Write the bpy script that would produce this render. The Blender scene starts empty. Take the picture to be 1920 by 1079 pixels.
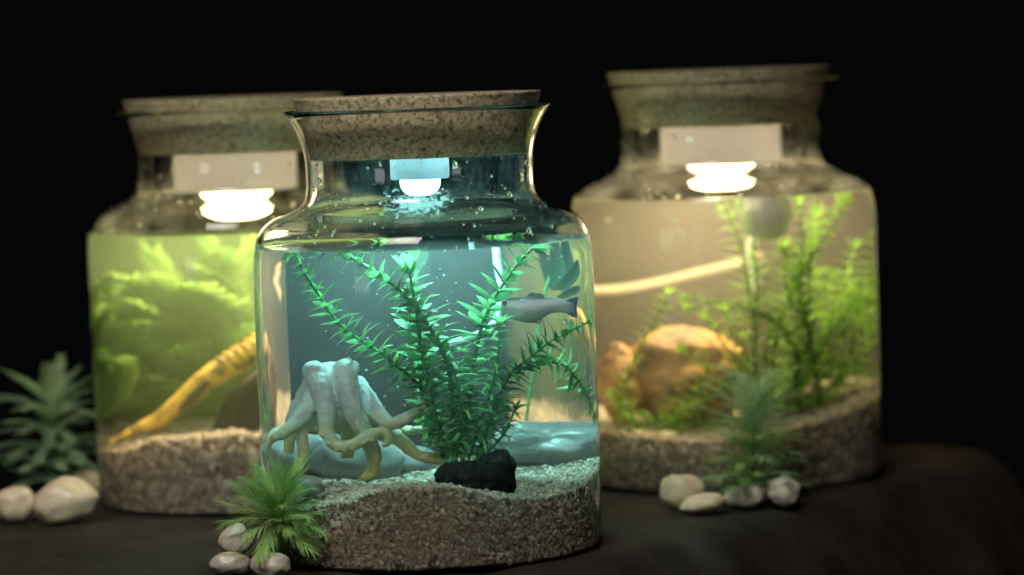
import bpy, bmesh, math, random
import numpy as np
from mathutils import Vector, Matrix, Euler, noise as mnoise

random.seed(7); np.random.seed(7)
PI = math.pi
scene = bpy.context.scene
COL = scene.collection

# ------------------------------------------------------------------ camera
FPX = 6100.0                      # focal length in pixels of the 1920 wide photograph
EYE = Vector((0, 0, 0.315))
PITCH = math.atan(428.5 / FPX)
ROLL = -0.036
cam_d = bpy.data.cameras.new('camera')
cam = bpy.data.objects.new('camera', cam_d); COL.objects.link(cam)
CAM_M = Matrix.Translation(EYE) @ Matrix.Rotation(PI/2 - PITCH, 4, 'X') @ Matrix.Rotation(ROLL, 4, 'Z')
cam.matrix_world = CAM_M
cam_d.sensor_width = 36.0
cam_d.lens = 36.0 * FPX / 1920.0
cam_d.clip_start = 0.05; cam_d.clip_end = 50
cam_d.dof.use_dof = True
cam_d.dof.focus_distance = 2.07
cam_d.dof.aperture_fstop = 3.4
scene.camera = cam

# ------------------------------------------------------------------ world, lamps, exposure
w = bpy.data.worlds.new('World'); scene.world = w; w.use_nodes = True
bg = w.node_tree.nodes['Background']
bg.inputs[0].default_value = (0.9, 0.95, 1.0, 1); bg.inputs[1].default_value = 0.0016

def area_lamp(name, loc, target, sx, sy, power, color):
    d = bpy.data.lights.new(name, 'AREA'); d.shape = 'RECTANGLE'; d.size = sx; d.size_y = sy
    d.energy = power; d.color = color
    o = bpy.data.objects.new(name, d); COL.objects.link(o)
    o.location = loc
    o.rotation_euler = (Vector(target) - Vector(loc)).to_track_quat('-Z', 'Y').to_euler()
    return o
room = area_lamp('room_lamp', (-0.50, 0.55, 1.75), (-0.20, 2.1, 0.05), 0.9, 0.7, 2.3, (1.0, 0.93, 0.84))
room.data.spread = math.radians(36)      # beam narrowed to make the light fade towards the right of the table
area_lamp('far_screen', (-1.25, 0.62, 0.14), (-0.05, 2.1, 0.16), 0.34, 0.16, 0.55, (0.93, 0.96, 1.0))
area_lamp('indicator_lamp', (0.10, 0.2, 0.30), (0.0, 2.3, 0.2), 0.035, 0.09, 0.05, (0.35, 0.55, 1.0))

scene.view_settings.view_transform = 'Standard'
scene.view_settings.look = 'None'
scene.view_settings.exposure = 0.0
scene.view_settings.gamma = 1.0
scene.view_settings.use_curve_mapping = False
scene.render.engine = 'CYCLES'
cy = scene.cycles
cy.max_bounces = 24; cy.transmission_bounces = 24; cy.glossy_bounces = 8; cy.diffuse_bounces = 4
cy.volume_bounces = 2; cy.transparent_max_bounces = 24
cy.caustics_refractive = True; cy.caustics_reflective = True
cy.blur_glossy = 0.6
cy.sample_clamp_indirect = 6.0
cy.use_denoising = True

# ------------------------------------------------------------------ helpers
def tag(o, label=None, cat=None, group=None, kind=None):
    if label: o['label'] = label
    if cat: o['category'] = cat
    if group: o['group'] = group
    if kind: o['kind'] = kind
    return o
def empty(name, loc=(0, 0, 0)):
    o = bpy.data.objects.new(name, None); COL.objects.link(o); o.location = loc
    o.empty_display_size = 0.02; WORLD[o.name] = Vector(loc)
    return o
WORLD = {}                         # where each parent stands
def link(name, me, parent=None, loc=(0, 0, 0)):
    """object at loc (world), under parent"""
    o = bpy.data.objects.new(name, me); COL.objects.link(o)
    o.location = loc; WORLD[o.name] = Vector(loc)
    if parent is not None:
        o.parent = parent
        o.matrix_parent_inverse = Matrix.Translation(-WORLD[parent.name])
    return o
def mesh(name, verts, faces, mat=None, smooth=True):
    me = bpy.data.meshes.new(name)
    me.from_pydata([tuple(v) for v in verts], [], faces)
    if smooth: me.polygons.foreach_set('use_smooth', [True] * len(me.polygons))
    if mat:
        me.materials.append(mat)
    me.update()
    return me
def tri_mesh(name, V, F, mats, midx=None, smooth=False):
    me = bpy.data.meshes.new(name)
    n, m = len(V), len(F)
    me.vertices.add(n); me.vertices.foreach_set('co', np.asarray(V, np.float32).ravel())
    me.loops.add(m*3); me.loops.foreach_set('vertex_index', np.asarray(F, np.int32).ravel())
    me.polygons.add(m); me.polygons.foreach_set('loop_start', np.arange(0, m*3, 3, dtype=np.int32))
    me.polygons.foreach_set('loop_total', np.full(m, 3, np.int32))
    for k in mats: me.materials.append(k)
    if midx is not None: me.polygons.foreach_set('material_index', np.asarray(midx, np.int32))
    me.polygons.foreach_set('use_smooth', np.full(m, smooth, bool))
    me.update(calc_edges=True); me.validate()
    return me
def lathe(profile, seg=128, close_start=True, close_end=False):
    V, F = [], []
    n = len(profile)
    for (r, z) in profile:
        for k in range(seg):
            a = 2*PI*k/seg
            V.append((r*math.cos(a), r*math.sin(a), z))
    for i in range(n-1):
        for k in range(seg):
            k2 = (k+1) % seg
            F.append((i*seg+k, i*seg+k2, (i+1)*seg+k2, (i+1)*seg+k))
    if close_start:
        V.append((0, 0, profile[0][1])); c = len(V)-1
        for k in range(seg): F.append((c, (k+1) % seg, k))
    if close_end:
        V.append((0, 0, profile[-1][1])); c = len(V)-1
        b = (n-1)*seg
        for k in range(seg): F.append((c, b+k, b+(k+1) % seg))
    return V, F
def catmull(P, n=8):
    P = [Vector(p) for p in P]; out = []
    for i in range(len(P)-1):
        p0 = P[max(i-1, 0)]; p1 = P[i]; p2 = P[i+1]; p3 = P[min(i+2, len(P)-1)]
        for k in range(n):
            t = k/n
            out.append(0.5*((2*p1)+(-p0+p2)*t+(2*p0-5*p1+4*p2-p3)*t*t+(-p0+3*p1-3*p2+p3)*t**3))
    out.append(P[-1])
    return out
def tube(path, rad, seg=8):
    """tube along path; rad a number or one per point; closed ends"""
    V, F = [], []
    n = len(path)
    if not hasattr(rad, '__len__'): rad = [rad]*n
    up = Vector((0.13, 0.21, 0.97)); N = None
    for i in range(n):
        t = (path[min(i+1, n-1)] - path[max(i-1, 0)])
        t = t.normalized() if t.length > 1e-9 else Vector((0, 0, 1))
        if N is None:
            N = t.cross(up)
            if N.length < 1e-3: N = t.cross(Vector((1, 0, 0)))
        else:
            N = N - t*N.dot(t)
        N.normalize(); B = t.cross(N)
        for k in range(seg):
            a = 2*PI*k/seg
            V.append(path[i] + (N*math.cos(a) + B*math.sin(a))*rad[i])
    for i in range(n-1):
        for k in range(seg):
            k2 = (k+1) % seg
            F.append((i*seg+k, i*seg+k2, (i+1)*seg+k2, (i+1)*seg+k))
    V.append(path[0]); c = len(V)-1
    for k in range(seg): F.append((c, (k+1) % seg, k))
    V.append(path[-1]); c = len(V)-1; b = (n-1)*seg
    for k in range(seg): F.append((c, b+k, b+(k+1) % seg))
    return V, F
def ellipsoid(c, r, seg=24, rings=14, rot=None):
    V, F = [], []
    R = rot or Matrix.Identity(3)
    for i in range(rings+1):
        th = PI*i/rings
        for k in range(seg):
            a = 2*PI*k/seg
            p = Vector((r[0]*math.sin(th)*math.cos(a), r[1]*math.sin(th)*math.sin(a), r[2]*math.cos(th)))
            V.append(Vector(c) + R @ p)
    for i in range(rings):
        for k in range(seg):
            k2 = (k+1) % seg
            F.append((i*seg+k, (i+1)*seg+k, (i+1)*seg+k2, i*seg+k2))
    return V, F
def merge(*vf):
    V, F = [], []
    for v, f in vf:
        b = len(V); V += list(v); F += [tuple(i+b for i in q) for q in f]
    return V, F
def remeshed(name, V, F, voxel, smooth_it, mat):
    """one continuous skin round a union of volumes"""
    me = mesh(name, V, F)
    o = bpy.data.objects.new(name, me); COL.objects.link(o)
    m = o.modifiers.new('r', 'REMESH'); m.mode = 'VOXEL'; m.voxel_size = voxel
    s = o.modifiers.new('s', 'SMOOTH'); s.iterations = smooth_it; s.factor = 0.5
    dg = bpy.context.evaluated_depsgraph_get()
    me2 = bpy.data.meshes.new_from_object(o.evaluated_get(dg))
    bpy.data.objects.remove(o); bpy.data.meshes.remove(me)
    me2.name = name
    me2.materials.clear(); me2.materials.append(mat)
    me2.polygons.foreach_set('use_smooth', [True]*len(me2.polygons))
    return me2

def displace(me, fn):
    n = len(me.vertices); co = np.empty(n*3, np.float32); no = np.empty(n*3, np.float32)
    me.vertices.foreach_get('co', co); me.vertex_normals.foreach_get('vector', no)
    co = co.reshape(-1, 3); no = no.reshape(-1, 3)
    d = np.array([fn(Vector(c)) for c in co], np.float32)[:, None]
    me.vertices.foreach_set('co', (co+no*d).ravel()); me.update()

# ---- pixel (1920 wide) -> place
R3 = CAM_M.to_3x3()
def ray(px, py):
    return (R3 @ Vector(((px-960)/FPX, -(py-539.5)/FPX, -1))).normalized()
def ground(px, py, z=0.0):
    d = ray(px, py); t = (z-EYE.z)/d.z
    return EYE + d*t
def at_depth(px, py, Y):
    d = ray(px, py); return EYE + d*(Y/d.y)
IOR = 1.36
class Jar:
    def __init__(s, x, y, sc, wl):
        s.c = Vector((x, y, 0)); s.s = sc; s.R = 0.110*sc; s.wl = wl
FRONT = Jar(-0.0568, 2.100, 1.0, 0.1990)
LEFT = Jar(-0.1995, 2.386, 1.0, 0.1988)
RIGHT = Jar(0.158, 2.410, 1.025, 0.2098)
def inside(J, px, py, dy):
    """the spot at depth dy from the jar's axis that is seen at that pixel through the water"""
    d = ray(px, py)
    ox, oy = EYE.x-J.c.x, EYE.y-J.c.y
    a = d.x*d.x+d.y*d.y; b = 2*(ox*d.x+oy*d.y); c = ox*ox+oy*oy-J.R**2
    disc = b*b-4*a*c
    if disc < 0: disc = 0
    t = (-b-math.sqrt(disc))/(2*a)
    p = EYE+d*t
    n = Vector((p.x-J.c.x, p.y-J.c.y, 0)).normalized()
    e = 1/IOR; ci = -n.dot(d)
    r = d*e + n*(e*ci-math.sqrt(max(0, 1-e*e*(1-ci*ci))))
    q = p + r*((J.c.y+dy-p.y)/r.y)
    v = Vector((q.x-J.c.x, q.y-J.c.y)); lim = J.R-0.006*J.s
    if v.length > lim:
        v = v*(lim/v.length); q = Vector((J.c.x+v.x, J.c.y+v.y, q.z))
    return q

# ------------------------------------------------------------------ materials
def new_mat(name):
    m = bpy.data.materials.new(name); m.use_nodes = True
    nt = m.node_tree; nt.nodes.clear()
    out = nt.nodes.new('ShaderNodeOutputMaterial')
    return m, nt, out
def N(nt, t, **kw):
    n = nt.nodes.new(t)
    for k, v in kw.items():
        if k.startswith('_'): setattr(n, k[1:], v)
        else: n.inputs[k.replace('__', ' ')].default_value = v
    return n
def L(nt, a, b): nt.links.new(a, b)
def ramp(nt, fac, stops):
    r = nt.nodes.new('ShaderNodeValToRGB')
    e = r.color_ramp.elements
    while len(e) < len(stops): e.new(0.5)
    for k, (p, c) in enumerate(stops):
        e[k].position = p; e[k].color = (*c, 1) if len(c) == 3 else c
    L(nt, fac, r.inputs[0]); return r
def tex_co(nt, kind='Object', scale=(1, 1, 1)):
    tc = nt.nodes.new('ShaderNodeTexCoord'); mp = nt.nodes.new('ShaderNodeMapping')
    mp.inputs['Scale'].default_value = scale
    L(nt, tc.outputs[kind], mp.inputs[0]); return mp.outputs[0]

def mat_glass():
    m, nt, out = new_mat('clear_glass')
    g = N(nt, 'ShaderNodeBsdfGlass', Roughness=0.0, IOR=IOR, Color=(0.985, 0.995, 0.985, 1))
    L(nt, g.outputs[0], out.inputs[0]); return m
def mat_water_surface():
    m, nt, out = new_mat('water_surface')
    f = N(nt, 'ShaderNodeFresnel', IOR=1.33)
    ge = N(nt, 'ShaderNodeNewGeometry'); mi = N(nt, 'ShaderNodeMapRange'); L(nt, ge.outputs['Backfacing'], mi.inputs[0])
    mi.inputs['To Min'].default_value = 1.33; mi.inputs['To Max'].default_value = 1/1.33; L(nt, mi.outputs[0], f.inputs['IOR'])
    t = N(nt, 'ShaderNodeBsdfTransparent'); g = N(nt, 'ShaderNodeBsdfGlossy', Roughness=0.02)
    nz = N(nt, 'ShaderNodeTexNoise', Scale=60.0, Detail=2.0); L(nt, tex_co(nt), nz.inputs[0])
    bp = N(nt, 'ShaderNodeBump', Strength=0.06, Distance=0.002); L(nt, nz.outputs[0], bp.inputs['Height'])
    L(nt, bp.outputs[0], g.inputs['Normal'])
    mx = N(nt, 'ShaderNodeMixShader'); L(nt, f.outputs[0], mx.inputs[0]); L(nt, t.outputs[0], mx.inputs[1]); L(nt, g.outputs[0], mx.inputs[2])
    L(nt, mx.outputs[0], out.inputs[0]); return m
def mat_volume(name, color, density, aniso=0.25, absorb=(1, 1, 1)):
    m, nt, out = new_mat(name)
    v = N(nt, 'ShaderNodeVolumePrincipled')
    v.inputs['Color'].default_value = (*color, 1); v.inputs['Density'].default_value = density
    v.inputs['Anisotropy'].default_value = aniso
    v.inputs['Absorption Color'].default_value = (*absorb, 1)
    L(nt, v.outputs[0], out.inputs['Volume']); return m
def mat_cork():
    m, nt, out = new_mat('pressed_cork')
    co = tex_co(nt)
    v = N(nt, 'ShaderNodeTexVoronoi', Scale=420.0, Randomness=1.0); L(nt, co, v.inputs['Vector'])
    n1 = N(nt, 'ShaderNodeTexNoise', Scale=330.0, Detail=6.0, Roughness=0.75); L(nt, co, n1.inputs['Vector'])
    r1 = ramp(nt, v.outputs['Color'], [(0.15, (0.44, 0.36, 0.20)), (0.5, (0.59, 0.49, 0.29)), (0.85, (0.70, 0.59, 0.38))])
    r2 = ramp(nt, n1.outputs[0], [(0.36, (0.16, 0.13, 0.09)), (0.47, (1, 1, 1))])
    mx = N(nt, 'ShaderNodeMixRGB', _blend_type='MULTIPLY', Fac=0.85); L(nt, r1.outputs[0], mx.inputs[1]); L(nt, r2.outputs[0], mx.inputs[2])
    b = N(nt, 'ShaderNodeBsdfPrincipled', Roughness=0.85); L(nt, mx.outputs[0], b.inputs['Base Color'])
    bp = N(nt, 'ShaderNodeBump', Strength=0.8, Distance=0.0012); L(nt, r2.outputs[0], bp.inputs['Height']); L(nt, bp.outputs[0], b.inputs['Normal'])
    L(nt, b.outputs[0], out.inputs[0]); return m
def mat_emit(name, color, strength):
    m, nt, out = new_mat(name)
    e = N(nt, 'ShaderNodeEmission', Color=(*color, 1), Strength=strength); L(nt, e.outputs[0], out.inputs[0]); return m
def mat_plain(name, color, rough=0.5, trans=0.0, bump=None, vary=0.0, spec=0.5, sss=0.0):
    m, nt, out = new_mat(name)
    b = N(nt, 'ShaderNodeBsdfPrincipled', Roughness=rough)
    b.inputs['Base Color'].default_value = (*color, 1)
    b.inputs['Specular IOR Level'].default_value = spec
    if sss:
        b.inputs['Subsurface Weight'].default_value = sss; b.inputs['Subsurface Radius'].default_value = (0.004, 0.003, 0.003)
        b.inputs['Subsurface Scale'].default_value = 1.0
    if vary or bump:
        co = tex_co(nt)
        n = N(nt, 'ShaderNodeTexNoise', Scale=(bump or 60.0), Detail=5.0); L(nt, co, n.inputs['Vector'])
        if vary:
            a = tuple(c*(1-vary) for c in color); z = tuple(min(1, c*(1+vary)) for c in color)
            r = ramp(nt, n.outputs[0], [(0.3, a), (0.7, z)]); L(nt, r.outputs[0], b.inputs['Base Color'])
        if bump:
            bp = N(nt, 'ShaderNodeBump', Strength=0.5, Distance=0.001); L(nt, n.outputs[0], bp.inputs['Height']); L(nt, bp.outputs[0], b.inputs['Normal'])
    L(nt, b.outputs[0], out.inputs[0]); return m
def mat_leaf(name, c1, c2, trans=0.35, rough=0.38, scale=0.0):
    """leaves: each object its own tone between c1 and c2, light passing through"""
    m, nt, out = new_mat(name)
    if scale:
        n = N(nt, 'ShaderNodeTexNoise', Scale=scale, Detail=2.0); L(nt, tex_co(nt), n.inputs['Vector']); fac = n.outputs[0]
        r = ramp(nt, fac, [(0.35, c1), (0.65, c2)])
    else:
        oi = N(nt, 'ShaderNodeObjectInfo'); fac = oi.outputs['Random']
        r = ramp(nt, fac, [(0.0, c1), (1.0, c2)])
    b = N(nt, 'ShaderNodeBsdfPrincipled', Roughness=rough); L(nt, r.outputs[0], b.inputs['Base Color'])
    t = N(nt, 'ShaderNodeBsdfTranslucent'); L(nt, r.outputs[0], t.inputs[0])
    mx = N(nt, 'ShaderNodeMixShader', Fac=trans); L(nt, b.outputs[0], mx.inputs[1]); L(nt, t.outputs[0], mx.inputs[2])
    L(nt, mx.outputs[0], out.inputs[0]); return m
def mat_grain(name, stops):
    m, nt, out = new_mat(name)
    g = N(nt, 'ShaderNodeNewGeometry')
    r = ramp(nt, g.outputs['Random Per Island'], stops)
    b = N(nt, 'ShaderNodeBsdfPrincipled', Roughness=0.45); L(nt, r.outputs[0], b.inputs['Base Color'])
    L(nt, b.outputs[0], out.inputs[0]); return m
def mat_pebble(name, c1, c2, vein):
    m, nt, out = new_mat(name)
    co = tex_co(nt)
    n = N(nt, 'ShaderNodeTexNoise', Scale=45.0, Detail=4.0, Distortion=0.6); L(nt, co, n.inputs['Vector'])
    r = ramp(nt, n.outputs[0], [(0.3, c1), (0.7, c2)])
    n2 = N(nt, 'ShaderNodeTexNoise', Scale=38.0, Detail=3.0, Distortion=2.5); L(nt, co, n2.inputs['Vector'])
    r2 = ramp(nt, n2.outputs[0], [(0.485, (0, 0, 0)), (0.5, (1, 1, 1)), (0.515, (0, 0, 0))])
    mf = N(nt, 'ShaderNodeMath', _operation='MULTIPLY'); L(nt, r2.outputs[0], mf.inputs[0]); mf.inputs[1].default_value = 0.7
    mx = N(nt, 'ShaderNodeMixRGB'); L(nt, mf.outputs[0], mx.inputs[0]); L(nt, r.outputs[0], mx.inputs[1]); mx.inputs[2].default_value = (*vein, 1)
    b = N(nt, 'ShaderNodeBsdfPrincipled', Roughness=0.36); L(nt, mx.outputs[0], b.inputs['Base Color'])
    n3 = N(nt, 'ShaderNodeTexNoise', Scale=260.0, Detail=3.0); L(nt, co, n3.inputs['Vector'])
    bp = N(nt, 'ShaderNodeBump', Strength=0.15, Distance=0.0006); L(nt, n3.outputs[0], bp.inputs['Height']); L(nt, bp.outputs[0], b.inputs['Normal'])
    L(nt, b.outputs[0], out.inputs[0]); return m
def mat_cloth():
    m, nt, out = new_mat('dark_cloth')
    co = tex_co(nt)
    w1 = N(nt, 'ShaderNodeTexWave', Scale=340.0, Distortion=1.0, _bands_direction='X'); L(nt, co, w1.inputs['Vector'])
    w2 = N(nt, 'ShaderNodeTexWave', Scale=340.0, Distortion=1.0, _bands_direction='Y'); L(nt, co, w2.inputs['Vector'])
    mm = N(nt, 'ShaderNodeMath', _operation='MAXIMUM'); L(nt, w1.outputs[1], mm.inputs[0]); L(nt, w2.outputs[1], mm.inputs[1])
    n = N(nt, 'ShaderNodeTexNoise', Scale=18.0, Detail=6.0, Roughness=0.65); L(nt, co, n.inputs['Vector'])
    r = ramp(nt, n.outputs[0], [(0.3, (0.015, 0.0122, 0.0102)), (0.7, (0.040, 0.031, 0.025))])
    b = N(nt, 'ShaderNodeBsdfPrincipled', Roughness=0.9); L(nt, r.outputs[0], b.inputs['Base Color'])
    b.inputs['Specular IOR Level'].default_value = 0.03
    bp = N(nt, 'ShaderNodeBump', Strength=0.35, Distance=0.0005); L(nt, mm.outputs[0], bp.inputs['Height']); L(nt, bp.outputs[0], b.inputs['Normal'])
    L(nt, b.outputs[0], out.inputs[0]); return m
def mat_mist(amount):
    """condensation: a thin patchy layer of tiny drops on the inside of the glass"""
    m, nt, out = new_mat('condensation')
    co = tex_co(nt, scale=(1, 1, 0.55))
    n = N(nt, 'ShaderNodeTexNoise', Scale=45.0, Detail=6.0, Roughness=0.65, Distortion=0.4); L(nt, co, n.inputs['Vector'])
    n2 = N(nt, 'ShaderNodeTexNoise', Scale=420.0, Detail=2.0); L(nt, co, n2.inputs['Vector'])
    r = ramp(nt, n.outputs[0], [(0.42, (0, 0, 0)), (0.68, (amount,)*3)])
    r2 = ramp(nt, n2.outputs[0], [(0.42, (0.35,)*3), (0.62, (1, 1, 1))])
    mu = N(nt, 'ShaderNodeMath', _operation='MULTIPLY'); L(nt, r.outputs[0], mu.inputs[0]); L(nt, r2.outputs[0], mu.inputs[1])
    t = N(nt, 'ShaderNodeBsdfTransparent')
    d = N(nt, 'ShaderNodeBsdfDiffuse', Color=(0.85, 0.87, 0.87, 1)); tl = N(nt, 'ShaderNodeBsdfTranslucent', Color=(0.85, 0.87, 0.87, 1))
    m1 = N(nt, 'ShaderNodeMixShader', Fac=0.6); L(nt, d.outputs[0], m1.inputs[1]); L(nt, tl.outputs[0], m1.inputs[2])
    m2 = N(nt, 'ShaderNodeMixShader'); L(nt, mu.outputs[0], m2.inputs[0]); L(nt, t.outputs[0], m2.inputs[1]); L(nt, m1.outputs[0], m2.inputs[2])
    L(nt, m2.outputs[0], out.inputs[0]); return m

def mat_patch():
    """wet streaky mist on the glass before the lamp, ragged at its rim"""
    m, nt, out = new_mat('wet_mist')
    g = tex_co(nt, 'Generated')
    sub = N(nt, 'ShaderNodeVectorMath', _operation='SUBTRACT'); L(nt, g, sub.inputs[0]); sub.inputs[1].default_value = (0.5, 0.5, 0.45)
    mul = N(nt, 'ShaderNodeVectorMath', _operation='MULTIPLY'); L(nt, sub.outputs[0], mul.inputs[0]); mul.inputs[1].default_value = (2, 0, 2)
    ln = N(nt, 'ShaderNodeVectorMath', _operation='LENGTH'); L(nt, mul.outputs[0], ln.inputs[0])
    n = N(nt, 'ShaderNodeTexNoise', Scale=190.0, Detail=5.0, Roughness=0.7, Distortion=1.5); L(nt, tex_co(nt), n.inputs['Vector'])
    ad = N(nt, 'ShaderNodeMath', _operation='MULTIPLY_ADD'); L(nt, ln.outputs['Value'], ad.inputs[0]); ad.inputs[1].default_value = -0.32; L(nt, n.outputs[0], ad.inputs[2])
    r = ramp(nt, ad.outputs[0], [(0.30, (0, 0, 0)), (0.40, (0.28,)*3)])
    t = N(nt, 'ShaderNodeBsdfTransparent'); tl = N(nt, 'ShaderNodeBsdfTranslucent', Color=(0.85, 0.9, 0.9, 1))
    m2 = N(nt, 'ShaderNodeMixShader'); L(nt, r.outputs[0], m2.inputs[0]); L(nt, t.outputs[0], m2.inputs[1]); L(nt, tl.outputs[0], m2.inputs[2])
    L(nt, m2.outputs[0], out.inputs[0]); return m
M_GLASS = mat_glass(); M_SURF = mat_water_surface(); M_CORK = mat_cork(); M_CLOTH = mat_cloth()
M_GRAVEL = mat_grain('gravel_grains', [(0.0, (0.07, 0.06, 0.05)), (0.07, (0.20, 0.165, 0.13)), (0.14, (0.33, 0.27, 0.20)), (0.6, (0.42, 0.355, 0.27)), (0.88, (0.51, 0.445, 0.35)), (0.96, (0.66, 0.60, 0.50)), (1.0, (0.42, 0.26, 0.13))])
M_GRAVELBED = mat_plain('gravel_bed', (0.24, 0.195, 0.15), 0.9, bump=400.0, vary=0.5)
M_HOUSING = mat_leaf('white_housing', (0.29, 0.29, 0.35), (0.29, 0.29, 0.35), 0.05)
M_PEB = [mat_pebble('cream_pebble', (0.58, 0.46, 0.30), (0.76, 0.66, 0.48), (0.24, 0.15, 0.08)),
         mat_pebble('white_pebble', (0.62, 0.56, 0.45), (0.78, 0.73, 0.62), (0.30, 0.22, 0.15)),
         mat_pebble('grey_pebble', (0.36, 0.33, 0.26), (0.50, 0.46, 0.37), (0.20, 0.16, 0.12))]

# ------------------------------------------------------------------ the cloth covered table
PR, NR = Vector((0.158, 2.208)), Vector((0.816, -0.578))       # right edge of the table top
PL, NL = Vector((-0.334, 2.045)), Vector((-0.578, -0.816))     # left edge
def cloth_z(x, y):
    p = Vector((x, y))
    a = (p-PR).dot(NR); b = (p-PL).dot(NL)
    k = 0.05
    c = (p-Vector((0.315, 2.555))).dot(-NL); e = (p-Vector((-0.555, 2.22))).dot(-NR)
    a_, b_ = max(a, e), max(b, c)
    if a_ > -k and b_ > -k: sd = math.hypot(a_+k, b_+k)-k
    else: sd = max(a_, b_)
    z = 0.0
    along = (p-PR).dot(Vector((0.578, 0.816)))
    al2 = (p-PL).dot(Vector((0.816, -0.578)))
    s = along if a_ > b_ else al2
    if sd > 0:
        r = 0.03
        z = -(math.sqrt(sd*sd+r*r)-r)*1.9
        z += min(sd, 0.25)*0.22*math.sin(s*34 + 1.5*mnoise.noise((s*6, sd*4, 3.1))) * (0.4+0.6*min(1, sd/0.1))
        z += 0.012*min(1, sd/0.05)*mnoise.noise((x*22, y*22, 0.5))
    flat = min(1.0, max(0.0, (sd+0.03)/0.05))
    # soft creases of the fabric, always lying below the level the things stand on
    cr = abs(mnoise.noise((x*9+0.3*y, y*16, 7.7))); cr2 = abs(mnoise.noise((x*26, y*14, 1.7)))
    z -= (0.0040*(1-min(1, cr*6)) + 0.0014*cr2)
    return z
def build_cloth():
    xs = np.linspace(-0.80, 0.75, 310); ys = np.concatenate([np.linspace(1.60, 2.62, 230), np.linspace(2.64, 3.1, 24)])
    V = [(x, y, cloth_z(x, y)) for y in ys for x in xs]
    nx = len(xs)
    F = [(j*nx+i, j*nx+i+1, (j+1)*nx+i+1, (j+1)*nx+i) for j in range(len(ys)-1) for i in range(nx-1)]
    o = link('tablecloth', mesh('tablecloth', V, F, M_CLOTH))
    sm = o.modifiers.new('thickness', 'SOLIDIFY'); sm.thickness = 0.0012; sm.offset = -1
    tag(o, 'dark charcoal cloth draped over the table under all the jars', 'tablecloth')
    # the stitched seam that runs down the hanging side
    p0 = ground(1320, 962); path = []
    d = Vector((0.30, -1.0)).normalized()
    dd = (ground(1322, 1079, -0.06)-p0); dd = Vector((dd.x, dd.y)).normalized()
    for k in range(60):
        q = Vector((p0.x, p0.y)) + dd*(k*0.004)
        path.append(Vector((q.x, q.y, cloth_z(q.x, q.y)+0.0006)))
    link('seam', mesh('seam', *tube(path, 0.0011, 6), M_CLOTH), o)
build_cloth()

# ------------------------------------------------------------------ jars, water, lids
OUTER = [(0.0, 0.0015), (0.065, 0.0015), (0.094, 0.0009), (0.101, 0.0), (0.1050, 0.0004), (0.1076, 0.0020), (0.1091, 0.0045), (0.1097, 0.0085),
         (0.1099, 0.018), (0.1100, 0.03), (0.1100, 0.09), (0.1100, 0.15), (0.1100, 0.178), (0.1097, 0.188), (0.1090, 0.1955), (0.1074, 0.2030),
         (0.1046, 0.2092), (0.1003, 0.2140), (0.0945, 0.2175), (0.0880, 0.2200), (0.0820, 0.2224), (0.0777, 0.2253), (0.0750, 0.2290),
         (0.0738, 0.2340), (0.0735, 0.2420), (0.0736, 0.2500), (0.0741, 0.2560), (0.0751, 0.2620), (0.0768, 0.2680), (0.0792, 0.2735), (0.0825, 0.2795), (0.0852, 0.2838)]
def dense(prof, n=4):
    P = catmull([(r, z, 0) for r, z in prof], n); return [(max(p.x, 0), p.y) for p in P]
def offset_profile(prof, t):
    out = []
    for i, (r, z) in enumerate(prof):
        a = prof[max(i-1, 0)]; b = prof[min(i+1, len(prof)-1)]
        tx, tz = b[0]-a[0], b[1]-a[1]; l = math.hypot(tx, tz) or 1
        out.append((r-tz/l*t, z+tx/l*t))
    return out
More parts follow.
